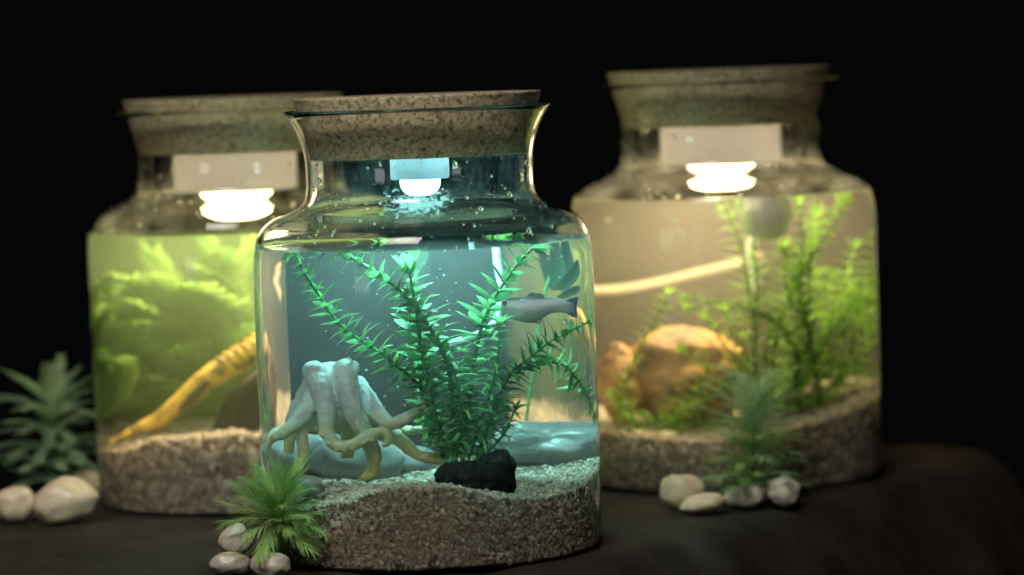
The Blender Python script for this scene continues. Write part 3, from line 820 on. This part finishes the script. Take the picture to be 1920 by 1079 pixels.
def limb(J, pts, n=8, fat=1.0):
    """pts (px,py,dy,radius)"""
    P = catmull([inside(J, *p[:3]) for p in pts], n)
    rr = catmull([(p[3], 0, 0) for p in pts], n)
    return tube(P, [max(0.0006, r.x*fat) for r in rr], 12)
def build_octopus():
    O = -.020
    parts = [
        limb(FRONT, [(588, 700, O-.010, .0062), (600, 725, O-.014, .0070), (612, 770, O-.018, .0060), (612, 808, O-.020, .0048), (632, 836, O-.022, .0042), (665, 832, O-.024, .0040), (695, 815, O-.026, .0038), (720, 812, O-.026, .0032), (728, 828, O-.027, .0026), (716, 838, O-.027, .0018)], fat=0.97),
        limb(FRONT, [(648, 694, O-.010, .0068), (650, 730, O-.016, .0072), (664, 775, O-.018, .0062), (682, 810, O-.016, .0052), (700, 850, O-.012, .0044), (700, 880, O-.010, .0036), (682, 902, O-.010, .0028)], fat=0.97),
        limb(FRONT, [(660, 715, O, .0070), (690, 755, O-.006, .0064), (714, 785, O-.010, .0052), (735, 795, O-.012, .0044), (768, 782, O-.012, .0040), (798, 762, O-.010, .0036), (806, 742, O-.010, .0028), (795, 734, O-.012, .0020)], fat=0.97),
        limb(FRONT, [(665, 735, O+.012, .0066), (712, 790, O+.006, .0050), (742, 818, O+.002, .0044), (778, 850, O-.002, .0038), (815, 862, O-.006, .0032), (838, 868, O-.010, .0022)], fat=0.97),
        limb(FRONT, [(595, 735, O-.006, .0066), (570, 775, O-.012, .0062), (540, 805, O-.016, .0050), (508, 822, O-.016, .0040), (501, 850, O-.014, .0032), (498, 885, O-.012, .0026), (512, 904, O-.012, .0022), (530, 906, O-.014, .0016)], fat=0.97),
        limb(FRONT, [(590, 765, O-.008, .0056), (566, 800, O-.010, .0046), (567, 835, O-.010, .0040), (568, 862, O-.010, .0036), (552, 888, O-.012, .0028), (535, 902, O-.014, .0020)], fat=0.97),
        limb(FRONT, [(585, 730, O+.010, .0070), (562, 765, O+.014, .0056), (545, 800, O+.016, .0044), (540, 850, O+.016, .0030)], fat=0.97),
        limb(FRONT, [(640, 740, O+.014, .0070), (655, 800, O+.018, .0048), (650, 860, O+.02, .0034)], fat=0.97),
        limb(FRONT, [(720, 795, O+.012, .0036), (765, 808, O+.012, .0032), (820, 800, O+.012, .0026)], fat=0.97),
    ]
    c = inside(FRONT, 622, 735, O+.002)
    parts.append(ellipsoid(c, (.0170, .0195, .0190)))
    c = inside(FRONT, 632, 768, O+.002); parts.append(ellipsoid(c, (.0200, .0180, .0120)))
    c = inside(FRONT, 622, 708, O+.004); parts.append(ellipsoid(c, (.0135, .0140, .0085)))
    c = inside(FRONT, 610, 775, O-.006); parts.append(ellipsoid(c, (.0125, .0080, .0105)))
    c = inside(FRONT, 665, 775, O-.004); parts.append(ellipsoid(c, (.0105, .0080, .0105)))
    c = inside(FRONT, 572, 785, O-.010); parts.append(ellipsoid(c, (.0085, .0040, .0070)))
    c = inside(FRONT, 588, 790, O-.006); parts.append(ellipsoid(c, (.0100, .0055, .0085)))
    c = inside(FRONT, 640, 790, O-.002); parts.append(ellipsoid(c, (.0150, .0060, .0080)))
    c = inside(FRONT, 690, 780, O-.004); parts.append(ellipsoid(c, (.0090, .0050, .0080)))
    for (px, py) in ((588, 697), (650, 692)):
        c = inside(FRONT, px, py, O-.009); parts.append(ellipsoid(c, (.0072, .0072, .0066)))
    # suckers along the underside of the curled arm
    rnd = random.Random(4)
    for px, py, dy in [(600, 815, -.042), (612, 832, -.044), (628, 846, -.045), (645, 848, -.046), (662, 843, -.047), (680, 832, -.048), (698, 826, -.049)]:
        c = inside(FRONT, px, py, dy); parts.append(ellipsoid(c, (.0013, .0013, .0013), 8, 6))
    V, F = merge(*parts)
    me = remeshed('octopus_figure', V, F, 0.0009, 3, mat_octopus())
    displace(me, lambda c: 0.0007*mnoise.noise(c*170)+0.0004*mnoise.noise(c*420))
    o = link('octopus_figure', me)
    tag(o, 'pale octopus figure with yellowish curling arms in the front jar', 'figurine')
build_octopus()

# ------------------------------------------------------------------ fish in the front jar
def build_fish():
    m, nt, out = new_mat('fish_skin')
    co = tex_co(nt, 'Generated'); sx = N(nt, 'ShaderNodeSeparateXYZ'); L(nt, co, sx.inputs[0])
    r = ramp(nt, sx.outputs[2], [(0.0, (0.42, 0.34, 0.36)), (0.3, (0.56, 0.60, 0.62)), (0.8, (0.48, 0.57, 0.63)), (0.93, (0.14, 0.20, 0.26)), (1.0, (0.50, 0.57, 0.60))])
    r2 = ramp(nt, sx.outputs[0], [(0.80, (1, 1, 1)), (1.0, (0.35, 0.45, 0.65))])
    mu = N(nt, 'ShaderNodeMixRGB', _blend_type='MULTIPLY', Fac=1.0); L(nt, r.outputs[0], mu.inputs[1]); L(nt, r2.outputs[0], mu.inputs[2])
    b = N(nt, 'ShaderNodeBsdfPrincipled', Roughness=0.25, Metallic=0.25); L(nt, mu.outputs[0], b.inputs['Base Color'])
    v = N(nt, 'ShaderNodeTexVoronoi', Scale=42.0); L(nt, co, v.inputs['Vector'])
    bp = N(nt, 'ShaderNodeBump', Strength=0.3, Distance=0.0006); L(nt, v.outputs[0], bp.inputs['Height']); L(nt, bp.outputs[0], b.inputs['Normal'])
    L(nt, b.outputs[0], out.inputs[0])
    D = -.030
    # cross sections from snout to tail: px, top py, bottom py, half thickness
    S = [(937, 572, 578, .0012), (942, 562, 588, .0030), (952, 558, 596, .0040), (968, 557, 602, .0046), (986, 556, 606, .0046), (1004, 556, 604, .0042),
         (1018, 558, 596, .0034), (1032, 559, 588, .0026), (1048, 561, 586, .0018), (1062, 563, 588, .0012), (1074, 565, 591, .0008), (1080, 568, 590, .0005)]
    V, F = [], []; seg = 16
    for (px, t, bt, th) in S:
        a = inside(FRONT, px, t, D); c = inside(FRONT, px, bt, D); mid = (a+c)/2; h = (a-c).length/2
        for k in range(seg):
            an = 2*PI*k/seg
            V.append(mid+Vector((0, th*math.cos(an), h*math.sin(an))))
    for i in range(len(S)-1):
        for k in range(seg):
            k2 = (k+1) % seg; F.append((i*seg+k, (i+1)*seg+k, (i+1)*seg+k2, i*seg+k2))
    F.append(tuple(range(seg))); F.append(tuple(reversed(range((len(S)-1)*seg, len(S)*seg))))
    root = empty('fish', inside(FRONT, 1004, 580, D)); tag(root, 'pale silver blue fish swimming beside the plant in the front jar', 'fish')
    link('body', mesh('body', V, F, m), root)
    mf = mat_plain('pink_fin', (0.60, 0.38, 0.38), 0.4, vary=0.35, bump=500)
    def fin(name, pts, mat):
        A = [inside(FRONT, *p) for p in pts]; n = len(A)
        VV = [p+Vector((0, -.0005, 0)) for p in A]+[p+Vector((0, .0005, 0)) for p in A]
        FF = [tuple(range(n)), tuple(reversed(range(n, 2*n)))]+[(i, i+n, (i+1) % n+n, (i+1) % n) for i in range(n)]
        link(name, mesh(name, VV, FF, mat, False), root)
    fin('anal_fin', [(978, 598, D), (990, 606, D), (1012, 608, D), (1020, 600, D), (1012, 590, D), (992, 588, D)], mf)
    fin('tail_fin', [(1062, 563, D), (1074, 558, D), (1084, 557, D), (1081, 575, D), (1083, 596, D), (1072, 594, D), (1062, 588, D)], mat_leaf('blue_fin', (0.20, 0.30, 0.42), (0.20, 0.30, 0.42), 0.5))
    fin('dorsal_fin', [(985, 558, D), (996, 549, D), (1016, 551, D), (1024, 560, D)], mat_leaf('pale_fin', (0.40, 0.48, 0.52), (0.40, 0.48, 0.52), 0.5))
    fin('side_fin', [(960, 584, D-.0055), (974, 582, D-.0065), (984, 590, D-.0075), (972, 594, D-.006)], mat_plain('clear_fin', (0.5, 0.55, 0.58), 0.3))
    e = inside(FRONT, 946, 569, D-.0026)
    link('eye_ring', mesh('eye_ring', *ellipsoid(e, (.0019, .0007, .0022), 14, 8), mat_plain('eye_ring', (0.6, 0.6, 0.5), 0.25)), root)
    e = inside(FRONT, 946, 569, D-.0033)
    ey = link('eye', mesh('eye', *ellipsoid(e, (.0013, .0009, .0016), 12, 8), mat_plain('fish_eye', (0.01, 0.01, 0.012), 0.1)), root)
build_fish()

# ------------------------------------------------------------------ stones
def stone_mesh(name, r, mat, seed, lump=0.18, freq=1.6, sub=4, rough=0.0):
    bm = bmesh.new(); bmesh.ops.create_icosphere(bm, subdivisions=sub, radius=1)
    off = Vector((seed*3.7, seed*1.3, seed*2.1))
    for v in bm.verts:
        n = mnoise.noise(v.co*freq+off)*lump
        if rough: n += mnoise.fractal(v.co*3.2+off, 0.9, 2.0, 5)*rough
        v.co *= 1+n
        v.co = Vector((v.co.x*r[0], v.co.y*r[1], v.co.z*r[2]))
    me = bpy.data.meshes.new(name); bm.to_mesh(me); bm.free(); me.materials.append(mat)
    me.polygons.foreach_set('use_smooth', [True]*len(me.polygons)); return me
def pebble(px, py, wpx, hpx, mat, label, group, rz=0.0, tilt=0.0, seed=1, depth=1.0, lift=0.0):
    b = ground(px, py+hpx*0.5, lift)
    k = b.y/FPX
    rx, rh = wpx*0.5*k, hpx*0.5*k
    c = Vector((b.x, b.y+rx*0.5*depth, 0)); c.x = at_depth(px, py, c.y).x
    o = link('pebble', stone_mesh('pebble', (rx, rx*0.8*depth, rh), mat, seed, 0.16))
    o.location = (c.x, c.y, lift+rh*0.97); o.rotation_euler = (0, tilt, rz)
    tag(o, label, 'pebble', group)
GL, GF, GR = 'pebbles by the left plant', 'pebbles by the front plant', 'pebbles by the right plant'
pebble(30, 948, 78, 72, M_PEB[0], 'cream pebble cut by the left edge of the picture', GL, 0.3, 0.25, 1)
pebble(123, 942, 126, 86, M_PEB[0], 'large glossy cream pebble in front of the left plant', GL, 0.1, -0.12, 2, 0.8)
pebble(162, 908, 72, 50, M_PEB[0], 'small cream pebble between the left plant and left jar', GL, 0.0, 0.05, 3)
pebble(442, 1015, 62, 62, M_PEB[2], 'upper of the three dull pebbles beside the front plant', GF, 0.2, 0.0, 4)
pebble(433, 1058, 76, 46, M_PEB[2], 'flat dull pebble at the left foot of the front plant', GF, 0.2, 0.0, 5, 0.8)
pebble(507, 1060, 82, 50, M_PEB[2], 'dull pebble lying lowest in front of the front plant', GF, -0.2, 0.05, 6, 0.8)
pebble(1281, 923, 92, 70, M_PEB[0], 'tall cream pebble standing leftmost by the right plant', GR, 0.2, 0.2, 7, 0.8)
pebble(1319, 945, 86, 38, M_PEB[0], 'low flat cream pebble in front of the tall one', GR, 0.1, -0.12, 8, 0.7)
pebble(1366, 906, 44, 40, M_PEB[1], 'small white pebble behind, left of the right plant stem', GR, 0, 0, 9)
pebble(1402, 929, 92, 44, M_PEB[1], 'long white pebble at the foot of the right plant', GR, 0, -0.12, 10, 0.6)
pebble(1470, 921, 66, 58, M_PEB[1], 'veined white pebble rightmost by the right plant', GR, 0.4, 0.1, 11, 0.8)

def jar_stone(J, px, py, dy, rx, ry, rz, mat, label, name='stone', cat='stone', group=None, seed=1, rot=(0, 0, 0), lump=.16, rough=0.0, sub=4, freq=1.6):
    o = link(name, stone_mesh(name, (rx, ry, rz), mat, seed, lump, freq, sub, rough))
    o.location = inside(J, px, py, dy); o.rotation_euler = rot
    tag(o, label, cat, group); return o
M_WST = mat_pebble('pale_stone', (0.19, 0.19, 0.19), (0.30, 0.30, 0.30), (0.12, 0.12, 0.11))
GW = 'pale stones at the back of the front jar'
jar_stone(FRONT, 528, 858, .020, .012, .012, .013, M_WST, 'pale stone under the left arms of the octopus', group=GW, seed=3)
jar_stone(FRONT, 600, 850, .030, .014, .012, .014, M_WST, 'pale pinkish stone behind the middle of the octopus', group=GW, seed=4)
jar_stone(FRONT, 672, 868, .020, .021, .014, .017, M_WST, 'large pale stone behind the hanging octopus arm', group=GW, seed=5)
jar_stone(FRONT, 745, 868, .040, .018, .013, .012, M_WST, 'pale stone between the octopus and the plant', group=GW, seed=6)
jar_stone(FRONT, 572, 912, -.050, .013, .011, .007, M_WST, 'low pale stone half sunk in front of the octopus', group=GW, seed=7)
jar_stone(FRONT, 1040, 838, .045, .030, .018, .016, M_WST, 'broad pale stone mound at the back right of front jar', group=GW, seed=8, rot=(0, .2, 0), lump=.28, rough=.06, sub=5)

# black rock that holds the plant in the front jar
M_BLACK = mat_plain('black_rock', (0.005, 0.005, 0.005), 0.85, bump=130.0, vary=0.6, spec=0.15)
pts = [(818, 900, -.072, .0040), (845, 892, -.072, .0085), (880, 898, -.074, .0105), (915, 892, -.075, .0115), (940, 872, -.075, .0105), (958, 858, -.075, .0070)]
V, F = merge(limb(FRONT, pts), limb(FRONT, [(930, 885, -.076, .010), (945, 905, -.076, .0080), (940, 922, -.076, .0050)]), limb(FRONT, [(850, 895, -.065, .008), (900, 888, -.060, .009), (940, 880, -.065, .007)]))
me = remeshed('black_rock', V, F, .0009, 2, M_BLACK)
displace(me, lambda c: mnoise.fractal(c*220, 0.8, 2.0, 4)*0.0013)
o = link('black_rock', me); tag(o, 'jagged black rock at the foot of the front jar plant', 'rock')

# pale air tube strip in the front jar
V, F = tube(catmull([inside(FRONT, *p) for p in [(930, 456, .03), (934, 500, .028), (942, 545, .026), (930, 600, .024), (900, 625, .02), (840, 645, .02)]], 8), .0021, 10)
M_TUBE = mat_plain('pale_tube', (0.62, 0.72, 0.76), 0.3, sss=0.4)
o = link('air_tube', mesh('air_tube', V, F, M_TUBE)); tag(o, 'pale bluish air tube behind the plant in the front jar', 'tube')

# floating bits at the water surface of the front jar
M_FLOAT = mat_leaf('floating_leaf', (0.07, 0.15, 0.03), (0.14, 0.22, 0.06), 0.3)
FLV = leaf_mesh('floating_leaf', M_FLOAT, 0.7, 0.5, 5)
def on_surface(J, px, py): 
    g = ground(px, py, J.wl); v = Vector((g.x-J.c.x, g.y-J.c.y)); lim = J.R-0.014
    if v.length > lim: v *= lim/v.length
    return Vector((J.c.x+v.x, J.c.y+v.y, J.wl))
def floating(px, py, n, spread, ln, label, seed):
    r = random.Random(seed); c = on_surface(FRONT, px, py); root = empty('floating_plant', c); tag(root, label, 'plant', 'plants floating on the front jar water')
    for k in range(n):
        p = c+Vector((r.uniform(-spread, spread), r.uniform(-.008, .008), -0.0005))
        a = r.uniform(0, 2*PI)
        place('leaf', FLV, root, p, Vector((math.cos(a)*.6, math.sin(a)*.4, r.uniform(.5, 1.3))), Vector((0, 0, -1)), ln*r.uniform(.7, 1.2))
floating(945, 441, 26, .0100, .0060, 'pale green floating clump at right on the front jar water', 1)
floating(705, 449, 6, .012, .0080, 'few small floating leaves left of centre on the front jar water', 2)

# ------------------------------------------------------------------ left jar: yellow figurine and dark rock
def build_yellow():
    m, nt, out = new_mat('yellow_paint')
    co = tex_co(nt, 'Object')
    n = N(nt, 'ShaderNodeTexNoise', Scale=90.0, Detail=4.0); L(nt, co, n.inputs['Vector'])
    r = ramp(nt, n.outputs[0], [(0.36, (0.10, 0.06, 0.015)), (0.46, (0.55, 0.34, 0.04)), (0.7, (0.80, 0.56, 0.10))])
    b = N(nt, 'ShaderNodeBsdfPrincipled', Roughness=0.4); L(nt, r.outputs[0], b.inputs['Base Color']); L(nt, b.outputs[0], out.inputs[0])
    D = -.05
    pts = [(205, 832, D, 0.0014), (235, 816, D, 0.0024), (262, 802, D, 0.0037), (300, 785, D, 0.0055), (345, 750, D, 0.0071), (385, 715, D, 0.0079), (425, 688, D+.004, 0.0087), (465, 664, D+.008, 0.0095), (500, 645, D+.014, 0.0101), (545, 630, D+.02, 0.0101), (600, 622, D+.03, 0.0081)]
    P = catmull([inside(LEFT, *p[:3]) for p in pts], 14); rr = [q.x for q in catmull([(p[3], 0, 0) for p in pts], 14)]
    rr = [r_*(1+(0.13*math.sin(k*1.3) if k > 80 or k < 26 else 0.0)) for k, r_ in enumerate(rr)]
    root = empty('figurine', P[40]); tag(root, 'yellow ribbed tapering figurine lying diagonally in the left jar', 'figurine')
    link('body', mesh('body', *tube(P, rr, 16), m), root)
    A = [inside(LEFT, *p) for p in [(330, 775, D-.006), (352, 742, D-.009), (384, 714, D-.010), (398, 716, D-.010), (380, 742, D-.010), (352, 770, D-.008)]]
    n_ = len(A); VV = [p+Vector((0, -.0008, 0)) for p in A]+[p+Vector((0, .0012, 0)) for p in A]
    FF = [tuple(range(n_)), tuple(reversed(range(n_, 2*n_)))]+[(i, i+n_, (i+1) % n_+n_, (i+1) % n_) for i in range(n_)]
    link('fin', mesh('fin', VV, FF, mat_plain('dark_fin', (0.09, 0.06, 0.025), 0.5), False), root)
    for k in (22, 27):
        t = (P[k+1]-P[k-1]).normalized(); pa = [P[k]-t*.001, P[k]+t*.001]
        link('band', mesh('band', *tube(pa, rr[k]+.0004, 14), mat_plain('dark_band', (0.10, 0.06, 0.02), 0.5)), root)
build_yellow()
M_DARK = mat_plain('dark_brown_rock', (0.022, 0.015, 0.009), 0.8, bump=70.0, vary=0.45)
jar_stone(LEFT, 462, 790, -.058, .021, .013, .036, M_DARK, 'dark brown rock leaning at the right side of left jar', 'rock', 'rock', seed=12, rot=(0, .35, 0), lump=.3, rough=.06, freq=1.2)

# ------------------------------------------------------------------ right jar: rocks, tube, grey ornament
def mat_orange():
    m, nt, out = new_mat('orange_rock')
    co = tex_co(nt)
    n = N(nt, 'ShaderNodeTexNoise', Scale=38.0, Detail=7.0, Roughness=0.65, Distortion=0.8); L(nt, co, n.inputs['Vector'])
    r = ramp(nt, n.outputs[0], [(0.34, (0.05, 0.026, 0.014)), (0.46, (0.26, 0.125, 0.04)), (0.58, (0.48, 0.25, 0.075)), (0.74, (0.66, 0.46, 0.23))])
    b = N(nt, 'ShaderNodeBsdfPrincipled', Roughness=0.6); L(nt, r.outputs[0], b.inputs['Base Color'])
    bp = N(nt, 'ShaderNodeBump', Strength=0.8, Distance=0.003); L(nt, n.outputs[0], bp.inputs['Height']); L(nt, bp.outputs[0], b.inputs['Normal'])
    L(nt, b.outputs[0], out.inputs[0]); return m
M_ORANGE = mat_orange()
jar_stone(RIGHT, 1280, 705, -.015, .039, .030, .034, M_ORANGE, 'large weathered orange rock at the left of the right jar', 'rock', 'rock', 'orange rocks in the right jar', 21, (0, .15, 0), .20, .07, 5)
jar_stone(RIGHT, 1165, 720, -.018, .016, .020, .028, M_ORANGE, 'smaller orange rock against the left wall of right jar', 'rock', 'rock', 'orange rocks in the right jar', 22, (0, -.1, 0), .18, .05, 5)
jar_stone(RIGHT, 1250, 822, -.070, .0085, .007, .0055, M_PEB[0], 'small tan stone on the gravel before the orange rock', 'stone', 'stone', None, 23)
o = link('air_tube', mesh('air_tube', *tube(catmull([inside(RIGHT, *p) for p in [(1100, 546, .045), (1160, 543, .055), (1230, 531, .06), (1310, 512, .06), (1380, 494, .058), (1425, 478, .055)]], 8), .0037, 12), mat_plain('cream_tube', (0.26, 0.23, 0.16), 0.35, sss=.3)))
tag(o, 'cream air tube arching across the back of the right jar', 'tube')
M_GREY = mat_pebble('grey_marbled', (0.26, 0.31, 0.32), (0.50, 0.55, 0.55), (0.7, 0.74, 0.74))
oroot = empty('hanging_ornament', inside(RIGHT, 1435, 410, -.030)); tag(oroot, 'grey marbled rounded ornament just under the water in the right jar', 'ornament')
ob = link('cap', stone_mesh('cap', (.0150, .0150, .0155), M_GREY, 31, .14)); ob.parent = oroot
link('strip', mesh('strip', *tube(catmull([inside(RIGHT, *p) for p in [(1420, 425, .0), (1408, 470, .0), (1412, 510, .002), (1420, 560, .004)]], 8), [.0036-.00008*k for k in range(25)], 12), mat_plain('lavender_strip', (0.50, 0.50, 0.56), 0.4, sss=.4)), oroot)

# ------------------------------------------------------------------ plants outside the jars
def spiky_plant(base, n, length, meshes, label, name='spiky_plant', seed=1, squash=1.0):
    r = random.Random(seed); root = empty(name, base); tag(root, label, 'plant', 'plastic plants standing between pebbles')
    link('stem', mesh('stem', *tube([base-Vector((0, 0, .027)), base+Vector((0, 0, length*.25))], [.0022, .0012], 8), M_STEM_F), root)
    for k in range(n):
        a = 2.399*k; el = 1.45-1.75*(k/n)**0.95
        d = Vector((math.cos(a)*math.cos(el), math.sin(a)*math.cos(el)*squash, math.sin(el)))
        place('frond', meshes[k % len(meshes)], root, base+Vector((0, 0, length*(.06+.2*(1-k/n)))), d, Vector((d.x, d.y, -.5)), length*r.uniform(.8, 1.15))
    return root
M_SPIKE = mat_leaf('spiky_leaf', (0.26, 0.48, 0.13), (0.44, 0.66, 0.24), 0.4)
FS = [frond_mesh('spiky_frond', M_SPIKE, 17, 0.52, 0.025, 0.12, 0.70, 0.06, 0.014, 3, .5, .08), frond_mesh('spiky_frond_arched', M_SPIKE, 17, 0.48, 0.026, 0.30, 0.70, 0.12, 0.016, 4, .5, .25)]
b = ground(524, 1074); b.z = 0.001
spiky_plant(b+Vector((0, 0, .027)), 54, .032, FS, 'bright green spiky plant overlapping the front jar', seed=5, squash=.8)
def tiered_plant(base, tiers, label, meshes, lean, seed):
    """tiers: (height, fronds, length, upward angle)"""
    r = random.Random(seed); root = empty('tiered_plant', base); tag(root, label, 'plant', 'plastic plants standing between pebbles')
    top = max(t[0] for t in tiers)
    path = catmull([base, base+Vector((lean*.3, 0, top*.5)), base+Vector((lean, 0, top))], 8)
    link('stem', mesh('stem', *tube(path, [.0016-.0009*k/16 for k in range(17)], 8), M_STEM_O), root)
    for (h, n, ln, el) in tiers:
        f = h/top; c = base+Vector((lean*f*f, 0, h)); a0 = r.uniform(0, 6)
        for k in range(n):
            a = a0+2*PI*k/n+r.uniform(-.2, .2); e = el+r.uniform(-.15, .15)
            d = Vector((math.cos(a)*math.cos(e), math.sin(a)*math.cos(e), math.sin(e)))
            place('frond', meshes[r.randrange(len(meshes))], root, c, d, Vector((d.x, d.y, -.7)), ln*r.uniform(.85, 1.1))
M_TIER = mat_leaf('dull_green_leaf', (0.30, 0.52, 0.30), (0.50, 0.68, 0.40), 0.4)
M_TIER2 = mat_leaf('yellow_tipped_leaf', (0.20, 0.38, 0.12), (0.42, 0.52, 0.18), 0.4)
M_STEM_O = mat_plain('green_stem', (0.03, 0.14, 0.07), 0.4)
FT = [frond_mesh('comb_leaf', M_TIER, 18, 0.30, 0.022, 0.75, 1.0, 0.12, 0.012, 6, .15, .1), frond_mesh('comb_leaf_flat', M_TIER, 17, 0.30, 0.022, 0.55, 1.0, 0.2, 0.018, 7, .45, .1)]
FT2 = [frond_mesh('comb_leaf_full', M_TIER, 16, 0.46, 0.024, 0.45, 1.05, 0.08, 0.016, 9, .45, .1)]*2 + [frond_mesh('comb_leaf_pale', M_TIER2, 22, 0.40, 0.026, 0.5, 0.85, 0.08, 0.018, 8, .45, .1)]
b = ground(95, 932); b.z = 0.002
tiered_plant(b, [(.008, 9, .036, .75), (.020, 11, .038, .70), (.032, 12, .040, .75), (.044, 12, .040, .85), (.054, 11, .042, 1.05), (.060, 8, .044, 1.35)], 'dull green fan leaved plant standing at the far left', FT, .004, 2)
b = ground(1412, 944); b.z = 0.002
tiered_plant(b, [(.005, 11, .036, .75), (.014, 12, .036, .65), (.024, 12, .036, .70), (.034, 12, .036, .80), (.044, 12, .038, .9), (.052, 10, .040, 1.1), (.058, 9, .040, 1.3)], 'green fan leaved plant standing in front of the right jar', FT2, .003, 4)

# tiny bubbles clinging to leaves and drifting in the front jar
V, F = [], []
rb = random.Random(8)
for k in range(230):
    p = inside(FRONT, rb.gauss(840, 120), rb.uniform(480, 860), rb.uniform(-.07, .04)); r_ = rb.choice([.00022, .0003, .0004, .0005])
    if p.z < 0.06 or p.z > FRONT.wl-0.002: continue
    v, f = ellipsoid(p, (r_, r_, r_), 8, 5); b0 = len(V); V += v; F += [tuple(i+b0 for i in q) for q in f]
o = link('bubbles', mesh('bubbles', V, F, mat_plain('bubble', (0.75, 0.82, 0.82), 0.08, spec=1.0)))
tag(o, 'tiny pale bubbles scattered through the front jar water', 'bubbles', kind='stuff')
